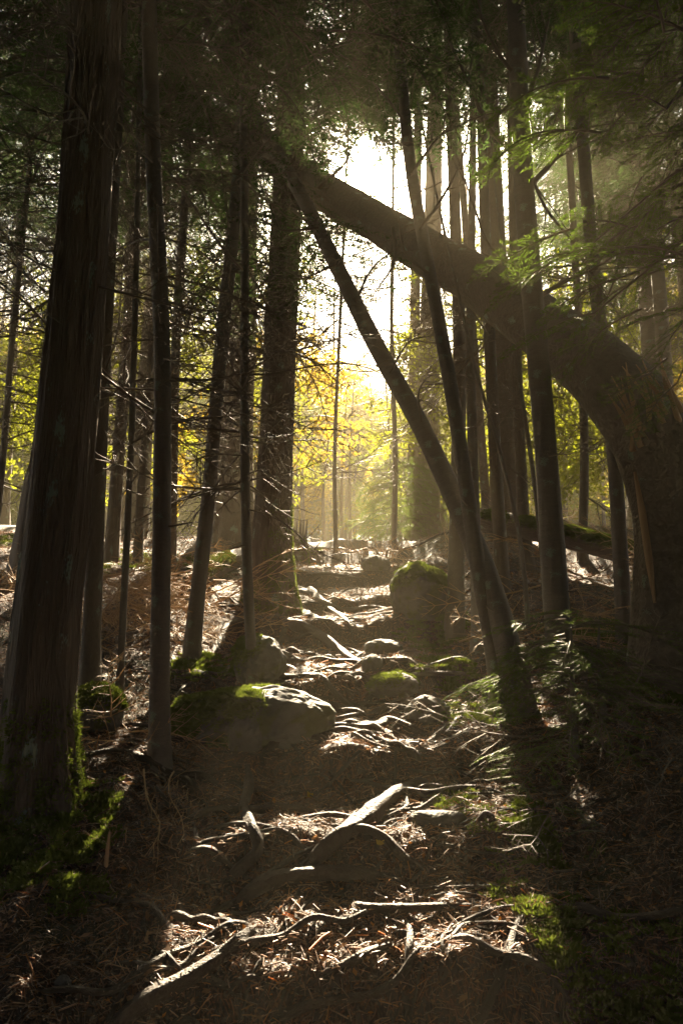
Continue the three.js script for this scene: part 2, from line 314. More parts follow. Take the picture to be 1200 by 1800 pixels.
const tmpQ = new THREE.Quaternion();
function place(p, az, pitch, roll, s) { // +x turned to azimuth az, tilted up by pitch
  const m = new THREE.Matrix4().makeRotationFromEuler(new THREE.Euler(roll, az, pitch, 'YZX')); m.scale(V(s, s, s)); m.setPosition(p); return m;
}
function alongTrunk(pts, y) { // point of the trunk line at height y (world)
  for (let k = 0; k + 1 < pts.length; k++) if (pts[k + 1].y >= y) { const t = clamp((y - pts[k].y) / (pts[k + 1].y - pts[k].y || 1), 0, 1); return pts[k].clone().lerp(pts[k + 1], t); }
  return pts[pts.length - 1].clone();
}
const inFrame = (p) => { const x = p.x, y = p.y - EYE.y, z = p.z, dz = -(z * cp - y * sp), yy = y * cp + z * sp; return dz > 0 && Math.abs(x) < dz * 0.43 + 1.3 && Math.abs(yy) < dz * 0.64 + 1.3; };   // in sight or nearly so
// a conifer from a centre line (world points, base first)
function conifer(o) {
  const { line, r0, r1, mat, sides = 12, segs = 40, flare = 0.5, deadFrom = 0.6, deadTo = 8.5, dead = 40, crownFrom = 5, crown = 30, boughs = BOUGH, boughMat = M.needle, deadSize = [0.6, 1.2], boughSize = [0.7, 1.4], stubs = 0 } = o;
  const b = line[0].clone(), gy = ground(b.x, b.z), foot = V(b.x, gy, b.z);
  const g = thing(o.name ?? 'conifer_tree', o.label, 'tree', foot, o.group);
  const low = line[0].clone().addScaledVector(line[1].clone().sub(line[0]).normalize(), -0.25); low.x = line[0].x; low.z = line[0].z;
  const pts = spline([low, ...line], segs), loc = pts.map((p) => p.clone().sub(foot)), ph = rnd() * 9;
  const t = new Tris(), Lt = line[line.length - 1].y - gy;
  const radius = (y) => lerp(r0, r1, clamp(y / Lt, 0, 1));
  const n = loc.length;
  t.tube(loc, (k, a) => { const y = Math.max(-0.05, loc[Math.round(k * (n - 1))].y); let r = radius(y) * (1 + flare * Math.exp(-Math.max(0, y) / (r0 * 2.2)) * (0.75 + 0.5 * Math.cos(a * 3 + ph) * Math.cos(a * 2 - ph)));
    r *= 1 + 0.1 * (fbm(Math.cos(a) * 1.4 + ph, y * 1.6, Math.sin(a) * 1.4 + 5, 3) - 0.5) * 2; if (o.rough) r *= 1 + o.rough * (noise(a * 5.1 + ph * 3 + 1.5 * noise(y * 1.1, ph), y * 0.9) - 0.5); return r; }, sides);
  const tg = t.geo(true); fixSeam(tg, sides); part('trunk', tg, mat, g);
  // dead twigs
  const list = DEAD.map(() => []);
  for (let k = 0; k < dead * (foot.z > -7 ? 1.6 : 3.2); k++) { const y = gy + lerp(deadFrom, Math.min(deadTo, Lt), rnd()), p = alongTrunk(pts, y), az = rnd() * 6.2832, s = rr(...deadSize); const r = radius(y - gy) * 0.8;
    if (p.distanceTo(EYE) < 1.6) continue; p.x += Math.cos(az) * r; p.z -= Math.sin(az) * r; if (p.y < ground(p.x, p.z) + 0.1) continue; if ([0.2, 0.55, 0.9].some((e) => rnd() < cleared(p.clone().add(V(Math.cos(az) * e * s, 0, -Math.sin(az) * e * s)), true))) continue;
    list[Math.floor(rnd() * DEAD.length)].push(place(p.sub(foot), az, rr(-0.35, 0.3), rnd() * 6.28, s)); }
  list.forEach((l, k) => l.length && copies('dead_twigs', DEAD[k], M.twig, l, g));
  for (let k = 0; k < stubs; k++) { const y = gy + rr(0.3, Math.min(5, Lt)), p = alongTrunk(pts, y), az = rnd() * 6.28, r = radius(y - gy) * 0.7, q = new Tris(), L = rr(0.04, 0.2); q.tube(turtle(V(0, 0, 0), V(Math.cos(az), rr(-0.3, 0.4), -Math.sin(az)), L + r, 3, (d) => { d.y += rr(-0.1, 0.1); }), (w) => lerp(0.007, 0.003, w), 4); const s = part('branch_stub', q.geo(), M.twig, g); s.position.copy(p.sub(foot)); }
  // crown
  const cl = boughs.map(() => []);
  for (let k = 0; k < crown; k++) {
    const u = Math.pow(rnd(), 0.9), y = gy + lerp(crownFrom, Lt, u); if (y - gy > Lt) continue;
    const p = alongTrunk(pts, y), az = rnd() * 6.2832, reach = (o.reach ?? 1.5) * Math.pow(1 - 0.8 * u, 0.8), s = rr(...boughSize), out = rnd() * reach;
    p.x += Math.cos(az) * out; p.z -= Math.sin(az) * out; p.y -= 0.22 * out + rr(0, 0.2);
    const mid = p.clone().add(V(Math.cos(az) * 0.5 * s, -0.1, -Math.sin(az) * 0.5 * s));
    if (o.offView && inFrame(mid)) continue;
    if (o.keepAll) { if (mid.distanceTo(EYE) < 1.2) continue; } else if (mid.distanceTo(EYE) < 2.2 || rnd() < cleared(mid) || rnd() < cleared(p) || rnd() < cleared(mid.clone().lerp(p, -0.9))) continue;
    cl[Math.floor(rnd() * boughs.length)].push(place(p.sub(foot), az + rr(-0.5, 0.5), rr(-0.35, 0.15), rr(-0.3, 0.3), s));
  }
  cl.forEach((l, k) => { if (!l.length) return; copies('crown', boughs[k][0] ?? boughs[k], boughMat, l, g); if (boughs[k][1]) copies('boughs', boughs[k][1], M.twig, l, g); });
  g.userData.line = undefined;
  return { g, pts, foot, radius, Lt };
}
function fixSeam(g, sides) { const n = g.attributes.normal; for (let k = 0; k + sides < n.count; k += sides + 1) { const x = n.getX(k) + n.getX(k + sides), y = n.getY(k) + n.getY(k + sides), z = n.getZ(k) + n.getZ(k + sides), l = Math.hypot(x, y, z) || 1; n.setXYZ(k, x / l, y / l, z / l); n.setXYZ(k + sides, x / l, y / l, z / l); } }
// centre line through pixels of the photograph at a depth (or from depth a to depth b), carried on upward to height H above its base
function lineAt(px, d0, d1, H) {
  const n = px.length, out = px.map(([x, y], k) => at(x, y, lerp(d0, d1, k / (n - 1))));
  out[0].y = Math.min(out[0].y, ground(out[0].x, out[0].z) + 0.02); const gy = ground(out[0].x, out[0].z);
  if (out[0].y < gy - 0.3) out[0].y = gy - 0.05;
  const a = out[n - 2], b = out[n - 1], dir = b.clone().sub(a).normalize();
  let k = 0; while (b.y + 0.01 < gy + H && k < 30) { dir.x *= 0.93; dir.z *= 0.93; dir.y = Math.max(dir.y, 0.75); dir.normalize(); const q = out[out.length - 1].clone().addScaledVector(dir, 0.8); out.push(q); if (q.y > gy + H) break; k++; }
  return out.filter((p, i) => i === 0 || p.y > out[0].y + 0.1);
}

// ---------------------------------------------------------------- the trees one can tell apart
const depthOf = (px, py) => -hit(px, py).z;
const T = (label, px, widthPx, o = {}) => { // px from base upward
  const d0 = o.d ?? depthOf(...px[0]), d1 = o.dTop ?? d0, r = widthPx * d0 / F / 2;
  return conifer({ label, line: lineAt(px, d0, d1, o.H ?? 12), r0: r * (o.taper0 ?? 1), r1: r * (o.taper ?? 0.35), mat: o.mat ?? M.smooth, ...o });
};
const t1 = T('thick dark furrowed trunk with lichen patches, nearest the camera on the left', [[62, 1395], [72, 1200], [100, 900], [128, 600], [152, 300], [170, 0]], 108, { mat: M.furrowedBig, sides: 72, segs: 120, rough: 0.3, H: 13, taper: 0.3, dead: 16, deadFrom: 1.8, crown: 170, crownFrom: 3.6, reach: 2.4, flare: 0.45 });
T('dark straight trunk close behind the thick lichen-spotted trunk', [[157, 1228], [160, 1150], [172, 850], [183, 600], [200, 300], [215, 0]], 32, { mat: M.scaly, dead: 45, deadFrom: 1.5, crown: 120, crownFrom: 3.8, reach: 2 });
T('thin dark pole-like trunk left of the slender lichened trunk', [[210, 1232], [216, 1100], [230, 800], [238, 550], [243, 300]], 13, { H: 8, dead: 26, deadFrom: 1.2, crown: 40, crownFrom: 3.6, taper: 0.4 });
T('slender dark trunk with pale lichen bands left of the mossy boulder', [[279, 1342], [281, 1150], [285, 900], [285, 600], [270, 300], [262, 0]], 34, { sides: 20, segs: 70, dead: 55, deadFrom: 1.4, crown: 150, crownFrom: 3.5, reach: 2, stubs: 8, taper: 0.55 });
T('grey trunk half hidden behind the slender lichened trunk', [[300, 1052], [302, 900], [310, 600], [332, 250], [340, 100]], 20, { mat: M.scaly, dead: 55, deadFrom: 1, crown: 90, crownFrom: 4.2, reach: 2 });
T('trunk leaning right with its foot above the mossy boulder', [[338, 1155], [352, 1000], [366, 880], [388, 620], [412, 380], [426, 200]], 27, { sides: 16, dead: 50, deadFrom: 1, crown: 80, crownFrom: 4.4, stubs: 8, taper: 0.5 });
const tBlack = T('thin black trunk rising from behind the boulder to the top', [[446, 1218], [440, 1120], [433, 950], [430, 700], [430, 420], [428, 250]], 19, { H: 9, dead: 45, deadFrom: 0.9, deadTo: 5, crown: 50, crownFrom: 4.2, stubs: 12, taper: 0.4 });
const t8 = T('large mossy-footed trunk beside the trail left of the bright gap', [[478, 1078], [480, 950], [486, 760], [494, 560], [504, 350], [512, 150]], 64, { mat: M.furrowed, sides: 36, segs: 80, rough: 0.1, H: 15, flare: 0.9, dead: 60, deadFrom: 1.6, crown: 140, crownFrom: 4.5, reach: 2.4, taper: 0.4 });
T('broad pale hazy trunk left of the large mossy-footed trunk', [[408, 948], [414, 800], [421, 620], [430, 300]], 62, { mat: M.furrowed, sides: 24, H: 17, flare: 0.6, dead: 40, deadFrom: 2, crown: 110, crownFrom: 6, reach: 2.8, rough: 0.1 });
const tLean = T('dark pole leaning steeply left across the bright gap, under the fallen trunk', [[914, 1252], [890, 1130], [850, 1000], [800, 880], [740, 750], [660, 605], [600, 485], [530, 345], [455, 215]], 46, { sides: 20, segs: 80, dTop: 5.6, H: 6.4, dead: 9, deadFrom: 1.8, deadTo: 6, deadSize: [0.3, 0.6], crown: 16, crownFrom: 5, stubs: 12, taper: 0.5, name: 'leaning_tree' });
const tCurve = T('curved slim trunk crossing in front of the fallen trunk, sharing the leaning pole foot', [[878, 1238], [866, 1140], [840, 1000], [815, 830], [795, 700], [770, 560], [745, 430], [722, 300], [705, 130]], 31, { sides: 18, segs: 70, dead: 16, deadFrom: 1.2, deadTo: 7, deadSize: [0.4, 0.9], crown: 30, crownFrom: 5.4, stubs: 10, taper: 0.3, dTop: 5.0 });
const tStraight = T('straight dark trunk that the fallen trunk rests against', [[986, 1205], [980, 1100], [970, 950], [955, 750], [938, 560], [928, 430], [915, 250], [905, 0]], 43, { mat: M.smooth, sides: 24, segs: 80, dead: 26, deadFrom: 1, deadSize: [0.4, 0.9], crown: 60, crownFrom: 5, reach: 2.2, stubs: 8, taper: 0.45 });
T('dark trunk rising behind the broken stump end of the fallen trunk', [[1100, 1212], [1094, 1060], [1080, 820], [1068, 690], [1040, 450], [1020, 200]], 27, { d: 4.95, dead: 26, deadFrom: 0.8, crown: 45, crownFrom: 4.6, taper: 0.5 });
T('brown hazy trunk just behind the curved slim trunk', [[800, 1122], [803, 900], [807, 600], [800, 400], [790, 150]], 30, { mat: M.scaly, sides: 16, dTop: 7.4, dead: 34, deadFrom: 0.8, crown: 50, crownFrom: 5.6, taper: 0.5 });
T('short-limbed dark trunk directly behind the foot of the leaning pole', [[842, 1188], [838, 1050], [832, 850], [826, 600], [830, 300]], 24, { d: 5.3, dTop: 6.9, H: 10, dead: 12, crown: 16, crownFrom: 5.8 });
T('slim brown trunk right of the brown hazy trunk', [[884, 1042], [874, 880], [862, 650], [852, 400], [845, 200]], 24, { mat: M.scaly, dead: 60, deadFrom: 0.8, crown: 100, crownFrom: 5 });
T('slim hazy trunk behind the one the fallen trunk rests against', [[926, 1002], [918, 880], [906, 600], [900, 300]], 22, { mat: M.scaly, dead: 55, deadFrom: 0.8, crown: 90, crownFrom: 5 });
T('very thin sapling stem leaning left beneath the fallen trunk', [[928, 1120], [915, 960], [880, 800], [838, 660], [810, 540]], 9, { H: 3.6, dead: 12, deadTo: 3, deadSize: [0.3, 0.6], crown: 0, taper: 0.4, name: 'sapling_stem' });
T('thin crooked stem hanging left of the straight dark trunk', [[960, 1080], [945, 900], [920, 720], [900, 600], [893, 540]], 10, { H: 3.4, dead: 10, deadTo: 3, deadSize: [0.3, 0.6], crown: 0, taper: 0.4, name: 'sapling_stem' });
T('thin orange-rimmed trunk under the arch of the fallen trunk', [[1022, 985], [1026, 860], [1024, 700], [1010, 450]], 17, { mat: M.scaly, dead: 50, deadFrom: 0.6, crown: 70, crownFrom: 4.6 });
const stemC = T('very thin stem right of the large mossy-footed trunk, in the bright gap', [[533, 948], [538, 850], [546, 680], [556, 500]], 10, { H: 7, dead: 36, deadFrom: 1, crown: 10, crownFrom: 5.4, taper: 0.3 });
const glowTree = T('wide glowing trunk in the mist right of the trail crest', [[748, 945], [750, 800], [755, 600], [762, 300]], 44, { d: 15, mat: M.furrowed, sides: 20, H: 17, dead: 40, deadFrom: 2, crown: 90, crownFrom: 7, reach: 2.6, flare: 0.6 });
T('narrower glowing trunk left of the wide one in the mist', [[724, 942], [726, 800], [728, 600], [732, 380]], 24, { d: 16, mat: M.furrowed, sides: 16, H: 15, dead: 40, deadFrom: 1.6, crown: 70, crownFrom: 7 });
T('hazy leaning trunk between the thick left trunk and the thin pole', [[196, 985], [205, 850], [217, 690], [235, 450]], 24, { mat: M.furrowed, sides: 16, H: 14, dead: 55, deadFrom: 0.8, crown: 90, crownFrom: 5 });
T('hazy slim trunk left of the slender lichened trunk', [[242, 992], [250, 850], [262, 690], [275, 450]], 16, { mat: M.scaly, H: 13, dead: 50, deadFrom: 0.8, crown: 80, crownFrom: 5 });
T('thin leaning stem just right of the trunk leaning right', [[374, 985], [388, 850], [402, 720], [416, 560]], 11, { H: 8, dead: 40, deadFrom: 0.8, crown: 30, crownFrom: 5 });
T('thin dark stem at the left edge behind the thick trunk', [[-14, 1000], [6, 800], [22, 600], [42, 400]], 13, { H: 11, dead: 70, deadFrom: 0.6, crown: 70, crownFrom: 4.2, deadSize: [0.8, 1.6] });

const stemA = T('bare thin stem left in the bright gap beyond the leaning pole', [[590, 948], [588, 800], [596, 600], [604, 420]], 8, { d: 10.5, H: 8, dead: 60, deadFrom: 1, deadTo: 8, crown: 14, crownFrom: 5.5, taper: 0.3, name: 'bare_stem' });
const stemB = T('bare thin stem right in the bright gap near the glowing trunks', [[692, 950], [694, 800], [688, 600], [690, 400]], 10, { d: 11.5, H: 9, dead: 70, deadFrom: 1, deadTo: 9, crown: 14, crownFrom: 6, taper: 0.3, name: 'bare_stem' });

// the fallen trunk and the stump it broke from
{
  const P = [[1196, 1275, 4.25], [1190, 1050, 4.25], [1180, 880, 4.25], [1150, 775, 4.3], [1105, 705, 4.4], [1040, 640, 4.6], [950, 572, 5.0], [850, 503, 5.4], [745, 440, 5.9], [650, 386, 6.4], [560, 330, 7.0], [470, 268, 7.7], [380, 215, 8.4], [250, 145, 9.4], [80, 60, 10.6]];
  const W = [190, 150, 145, 145, 140, 124, 106, 90, 78, 70, 64, 58, 52, 42, 30];
  const line = P.map(([x, y, d]) => at(x, y, d)); line[0].y = ground(line[0].x, line[0].z) - 0.15;
  const foot = V(line[0].x, ground(line[0].x, line[0].z), line[0].z);
  const g = thing('fallen_tree', 'big broken tree with its trunk toppled over to the upper left', 'tree', foot);
  const n = 130, pts = spline(line, n), R = P.map((p, k) => W[k] * p[2] / F / 2), t = new Tris();
  const curve = new THREE.CatmullRomCurve3(line, false, 'centripetal'), us = []; { let acc = 0; us.push(0); for (let k = 1; k < line.length; k++) { acc += line[k].distanceTo(line[k - 1]); us.push(acc); } }
  const rad = (k) => { const s = k * us[us.length - 1]; let i = 0; while (i < us.length - 2 && s > us[i + 1]) i++; return lerp(R[i], R[i + 1], (s - us[i]) / (us[i + 1] - us[i])); };
  t.tube(pts.map((p) => p.clone().sub(foot)), (k, a, len) => rad(k) * (1 + 0.16 * (fbm(Math.cos(a) * 1.8, len * 2.2, Math.sin(a) * 1.8 + 7, 4) - 0.5) * 2 + 0.1 * (noise(a * 4.5, len * 0.8) - 0.5)), 40, 1);
  const tg = t.geo(true); fixSeam(tg, 40); part('trunk', tg, M.logBark, g);
  for (let k = 0; k < 26; k++) { // splintered wood where the trunk bent and tore
    const px = rr(1105, 1200), py = rr(690, 800), q = new Tris(), p = at(px, py, 4.12 + rr(-0.03, 0.05)), L = rr(0.1, 0.34), dir = V(rr(-0.55, 0.1), rr(0.7, 1), rr(-0.1, 0.3));
    q.tube(turtle(V(0, 0, 0), dir, L, 3, (d) => { d.x += rr(-0.12, 0.12); d.z += rr(-0.1, 0.1); }), (w) => lerp(0.02, 0.002, w), 4); const s = part('splinter', q.geo(true), M.wood, g); s.position.copy(p.sub(foot));
  }
  { const q = new Tris(); q.tube([at(1115, 830, 4.15), at(1128, 900, 4.1), at(1140, 985, 4.08), at(1150, 1060, 4.1)].map((p) => p.sub(foot)), (w) => 0.008 + 0.014 * Math.sin(Math.PI * w), 6); part('torn_strip', q.geo(true), M.wood, g); }
  const list = DEAD.map(() => []);
  for (let k = 0; k < 24; k++) { const i = Math.floor(rr(25, n)), p = pts[i].clone(), az = rnd() * 6.28; list[k % DEAD.length].push(place(p.sub(foot), az, rr(-1, 1), rnd() * 6, rr(0.4, 0.9))); }
  list.forEach((l, k) => copies('dead_twigs', DEAD[k], M.twig, l, g));
  for (const [a, b, c, e] of [[1000, 600, 1090, 450], [930, 545, 860, 470], [560, 330, 620, 230], [690, 400, 655, 520]]) { const q = new Tris(), p = at(a, b, 4.75); const w = spline([p, at((a + c) / 2 + 20, (b + e) / 2, 4.6), at(c, e, 4.5)].map((x) => x.sub(foot)), 10); q.tube(w, (s) => lerp(0.014, 0.003, s), 6); part('branch', q.geo(true), M.twig, g); }
}

// the bare limbs that stand out against the light
function limb(t, px, d, w, dEnd = d) {
  const q = new Tris(), pts = spline(px.map(([x, y], k) => at(x, y, lerp(d, dEnd, k / (px.length - 1))).sub(t.foot)), 18), r = w * d / F / 2;
  q.tube(pts, (k, a, len) => lerp(r, r * 0.3, k) * (1 + 0.25 * (noise(len * 9, a) - 0.5)), 6);
  pts.forEach((p, i) => { if (i < 3 || i % 3) return; const h = hash(i, px[0][0], px[0][1]), s = h < 0.5 ? -1 : 1, dir = pts[i].clone().sub(pts[i - 1]).normalize().add(V(s * 0.5, 0.5 - h, 0.4 - 0.8 * h)); q.tube([p, p.clone().addScaledVector(dir, 0.08 + 0.1 * h), p.clone().addScaledVector(dir, 0.2 + 0.22 * h).add(V(0, -0.04, 0))], (k) => lerp(r * 0.4, r * 0.12, k), 4); });
  part('branch', q.geo(true), M.twig, t.g);
}
{
  const dS = -tStraight.foot.z, dC = -tCurve.foot.z + 0.15, dN = -tLean.foot.z + 0.3, dB = -tBlack.foot.z;
  for (const [px, w] of [[[[908, 272], [862, 228], [822, 142], [787, 68], [768, 0]], 12], [[[928, 330], [985, 268], [1050, 182], [1112, 92], [1172, 8]], 11], [[[912, 140], [882, 102], [848, 38], [838, -20]], 9], [[[922, 190], [945, 120], [962, 40], [975, -20]], 10], [[[926, 290], [960, 368], [1008, 430], [1052, 522]], 8], [[[926, 482], [868, 442], [832, 362], [808, 288]], 7], [[[950, 520], [990, 496], [1040, 474], [1085, 446]], 10]]) limb(tStraight, px, dS, w, dS - 0.15);
  for (const [px, w] of [[[[738, 402], [780, 342], [815, 268], [828, 190]], 7], [[[722, 305], [772, 240], [850, 172]], 7], [[[752, 480], [715, 450], [700, 380], [697, 290]], 6], [[[712, 215], [660, 150], [610, 110]], 6]]) limb(tCurve, px, dC, w, dC + 0.2);
  for (const [px, w] of [[[[625, 530], [655, 470], [705, 432]], 6], [[[590, 465], [520, 492], [452, 478]], 5], [[[685, 655], [720, 600], [760, 590]], 5], [[[740, 740], [735, 690], [752, 660]], 6], [[[560, 400], [500, 405], [440, 380], [395, 392]], 6]]) limb(tLean, px, dN, w, dN + 0.2);
  for (const [px, w] of [[[[432, 640], [490, 600], [560, 590], [610, 540]], 4], [[[431, 520], [470, 540], [530, 505]], 4], [[[430, 700], [380, 650], [320, 640], [280, 600]], 4]]) limb(tBlack, px, dB, w, dB + 0.1);
}

// ---------------------------------------------------------------- forest behind
const backLabel = ['slender conifer standing in the bright misty background', 'young leafy tree glowing yellow-green in the background'];
for (let k = 0, tries = 0; k < 74 && tries < 900; tries++) {
  const d = 9.5 + 38 * Math.pow(rnd(), 1.35), x = rr(-1, 1) * (d * 0.62 + 2.5);
  const px = 600 + F * x / d; if (d < 30 && px > 530 && px < 715) continue; if (d < 14 && px > 440 && px < 800) continue;
  const foot = onGround(x, d), H = rr(11, 17), lean = V(rr(-0.05, 0.05), 1, rr(-0.05, 0.05));
  const line = [0, 0.25, 0.5, 0.75, 1].map((s) => foot.clone().addScaledVector(lean, s * H).add(V(rr(-0.1, 0.1) * s, -0.02, rr(-0.1, 0.1) * s)));
  conifer({ label: backLabel[0], group: 'conifers in the misty background', line, r0: rr(0.06, 0.17), r1: 0.02, mat: pick([M.scaly, M.furrowed, M.smooth]), sides: 10, segs: 16, dead: Math.round(rr(25, 50)), deadFrom: 0.5, deadTo: 10, crown: Math.round(rr(60, 110)), crownFrom: rr(3.5, 6), reach: rr(1.6, 2.6), boughSize: [0.9, 1.9] });
  k++;
}
function broadleaf(foot, H, R, n, label, group, size = [0.8, 1.4]) {
  const gold = rnd() < 0.35, g = thing('leafy_tree', gold ? 'young tree with yellowing leaves in the bright background' : label, 'tree', foot, gold ? 'yellowing trees in the bright background' : group), t = new Tris(), pts = spline([V(0, -0.1, 0), V(rr(-0.1, 0.1), H * 0.4, rr(-0.1, 0.1)), V(rr(-0.3, 0.3), H * 0.95, rr(-0.3, 0.3))], 10);
  t.tube(pts, (k) => lerp(0.03 + 0.006 * H, 0.008, k), 7); part('trunk', t.geo(true), M.smooth, g);
  const l = SPRAY.map(() => []);
  for (let k = 0; k < n; k++) { const u = rnd(), y = H * lerp(0.2, 1, u), r = R * Math.sqrt(rnd()) * (1 - 0.55 * u), a = rnd() * 6.28, p = V(Math.cos(a) * r, y, -Math.sin(a) * r); const w = p.clone().add(foot); const z = rr(...size), out = V(Math.cos(a), 0, -Math.sin(a)); if (rnd() < cleared(w, true) || rnd() < cleared(w.clone().addScaledVector(out, 0.5 * z), true)) continue; l[k % 3].push(place(p, a, rr(-0.5, 0.4), rnd() * 6.28, z)); }
  const mt = gold ? M.goldLeaf : M.leaf; l.forEach((q, k) => q.length && copies('crown', SPRAY[k], mt, q, g));
  return g;
}
for (let k = 0, tries = 0; k < 90 && tries < 900; tries++) {
  const d = k < 30 ? rr(13, 28) : rr(28, 58), x = rr(-1, 1) * (d * 0.6 + 2), px = 600 + F * x / d; if (d < 20 && px > 500 && px < 740) continue;
  const big = d > 28; broadleaf(onGround(x, d), big ? rr(6, 11) : rr(3, 6), big ? rr(2.4, 4) : rr(1.2, 2.2), Math.round(big ? rr(240, 360) : rr(60, 130)), backLabel[1], 'leafy trees in the bright background', big ? [1.3, 2.1] : [0.8, 1.4]); k++;
}
// young firs at the end of the trail
function youngFir(foot, H, label, group, o = {}) {
  const line = [0, 0.3, 0.65, 1].map((s) => foot.clone().add(V(rr(-0.04, 0.04) * s * H, s * H, rr(-0.04, 0.04) * s * H)));
  return conifer({ name: 'young_fir', label, group, line, r0: 0.012 + 0.009 * H, r1: 0.004, mat: M.smooth, sides: 7, segs: 12, dead: 0, crownFrom: H * 0.08, crown: o.crown ?? 90, reach: o.reach ?? H * 0.22, boughSize: o.size ?? [0.4, 0.8], boughMat: M.freshNeedle, boughs: o.boughs ?? BOUGH, keepAll: H < 2 });
}
youngFir(onGround(0.95, 14.2), 1.7, 'low bright green fir sapling right of the trail crest', undefined, { crown: 130, reach: 0.8, size: [0.4, 0.75] });
for (let k = 0; k < 16; k++) { const d = rr(18, 34), x = rr(-0.06, 0.085) * d; youngFir(onGround(x, d), rr(3, 6.5), 'thin young fir in the thicket closing off the trail', 'young firs in the thicket beyond the trail', { crown: 110, size: [0.6, 1.2], reach: 1.3 }); }
// trees around and behind the viewpoint, which shade it
for (let k = 0; k < 64; k++) {
  const a = rr(0.95, 2 * Math.PI - 0.95), R = rr(3.2, 15), x = Math.sin(a) * R, d = Math.cos(a) * R; const foot = onGround(x, d), H = rr(11, 15);
  if (d > 0 && Math.abs(x) < d * 0.5 + 1.0) continue;
  const line = [0, 0.3, 0.6, 1].map((s) => foot.clone().add(V(rr(-0.15, 0.15) * s, s * H - 0.02, rr(-0.15, 0.15) * s)));
  conifer({ label: 'forest conifer standing beside or behind the viewpoint', group: 'conifers around the viewpoint', line, r0: rr(0.08, 0.2), r1: 0.02, mat: M.scaly, sides: 10, segs: 16, dead: 10, crown: 190, crownFrom: rr(2, 3.5), reach: 2.8, boughSize: [1.3, 2.4], offView: true });
}

// ---------------------------------------------------------------- boulders
function rock(name, label, px, py, w, h, dep, o = {}) { // centre of its foot in the photograph, size in metres
  const p = hit(px, py); p.z -= dep * 0.35; p.y = ground(p.x, p.z);
  const g = new THREE.IcosahedronGeometry(1, 28), a = g.attributes.position, s = rnd() * 50, v = V(), cut = Array.from({ length: 9 }, () => [V(rr(-1, 1), rr(-0.5, 1), rr(-1, 1)).normalize(), rr(0.84, 1.05)]);
  for (let k = 0; k < a.count; k++) { v.fromBufferAttribute(a, k).normalize(); const n = 1 + 0.5 * (fbm(v.x * 1.1 + s, v.y * 1.1, v.z * 1.1 + s, 3) - 0.5) + 0.16 * (fbm(v.x * 5 + s, v.y * 5, v.z * 5 + s, 3) - 0.5); v.multiplyScalar(n); for (const [cn, cd] of cut) { const e = v.dot(cn) - cd; if (e > 0) v.addScaledVector(cn, -0.6 * e); } v.y = Math.sign(v.y) * Math.pow(Math.abs(v.y), 0.85); a.setXYZ(k, v.x * w / 2, v.y * h * 0.62, v.z * dep / 2); }
  g.computeVertexNormals(); const uv = g.attributes.uv; for (let k = 0; k < uv.count; k++) uv.setXY(k, a.getX(k) * 1.6 + a.getZ(k), a.getY(k) * 1.6 + a.getZ(k) * 0.7);
  const t = thing(name, label, 'rock', V(p.x, p.y + h * 0.3, p.z)); t.rotation.y = o.turn ?? 0;
  part('stone', g, M.stone, t);
  return { t, g, p };
}
const tuft = (() => { const t = new Tris(); for (let k = 0; k < 34; k++) { const a = rnd() * 6.28, r = 0.022 * Math.sqrt(rnd()), b = V(Math.cos(a) * r, -0.004, Math.sin(a) * r); t.needle(b, b.clone().add(V(Math.cos(a) * rr(0, 0.014), rr(0.004, 0.012), Math.sin(a) * rr(0, 0.014))), 0.0055, V(rnd() - 0.5, 0.2, rnd() - 0.5)); } return t.geo(); })();
function mossOn(o, part_, n, test, s = [0.8, 1.6]) { // tufts on the triangles of a part, where test(local point, normal)
  const g = part_.geometry, a = g.attributes.position, nn = g.attributes.normal, ix = g.index, c = ix ? ix.count / 3 : a.count / 3, l = [], p = V(), m = V(), q1 = V();
  for (let k = 0, tries = 0; k < n && tries < n * 12; tries++) { const f = Math.floor(rnd() * c) * 3, w = [rnd(), rnd(), rnd()], ws = w[0] + w[1] + w[2]; p.set(0, 0, 0); m.set(0, 0, 0); for (let e = 0; e < 3; e++) { const i = ix ? ix.getX(f + e) : f + e; p.addScaledVector(q1.fromBufferAttribute(a, i), w[e] / ws); m.addScaledVector(q1.fromBufferAttribute(nn, i), w[e]); } m.normalize(); if (!test(p, m)) continue; p.x += rr(-0.01, 0.01); p.z += rr(-0.01, 0.01); tmpQ.setFromUnitVectors(V(0, 1, 0), m); const z = rr(...s); l.push(new THREE.Matrix4().compose(p.clone(), tmpQ.clone(), V(z, z, z))); k++; }
  if (l.length) copies('moss', tuft, M.moss, l, o);
}
const r1 = rock('boulder', 'long low boulder with a mossy left half beside the trail', 432, 1312, 0.8, 0.3, 0.45);
mossOn(r1.t, r1.t.children[0], 2600, (p, m) => m.y > -0.1 && p.x < 0.06 + 0.25 * (noise(p.x * 9, p.z * 9) - 0.5) && (m.y > 0.2 || p.x < -0.2));
rock('boulder', 'small round dark boulder in front of the long mossy boulder', 430, 1322, 0.17, 0.17, 0.16);
const r3 = rock('boulder', 'upright rounded boulder behind the thin black trunk', 452, 1212, 0.31, 0.25, 0.3);
mossOn(r3.t, r3.t.children[0], 500, (p, m) => m.y > 0.2 && p.x < -0.02);
const r4 = rock('boulder', 'moss-capped boulder right of the trail steps', 745, 1095, 0.48, 0.4, 0.5);
mossOn(r4.t, r4.t.children[0], 2200, (p, m) => m.y > 0.25 && noise(p.x * 7, p.z * 7 + 3) > 0.3);
rock('stone', 'flat pale wet stone in the middle of the upper trail', 676, 1150, 0.26, 0.09, 0.24);
rock('stone', 'small dark stone left of the flat pale one', 655, 1180, 0.13, 0.1, 0.12);
const r7 = rock('stone', 'half-buried mossy stone in the trail below the dark stone', 690, 1228, 0.3, 0.12, 0.3);
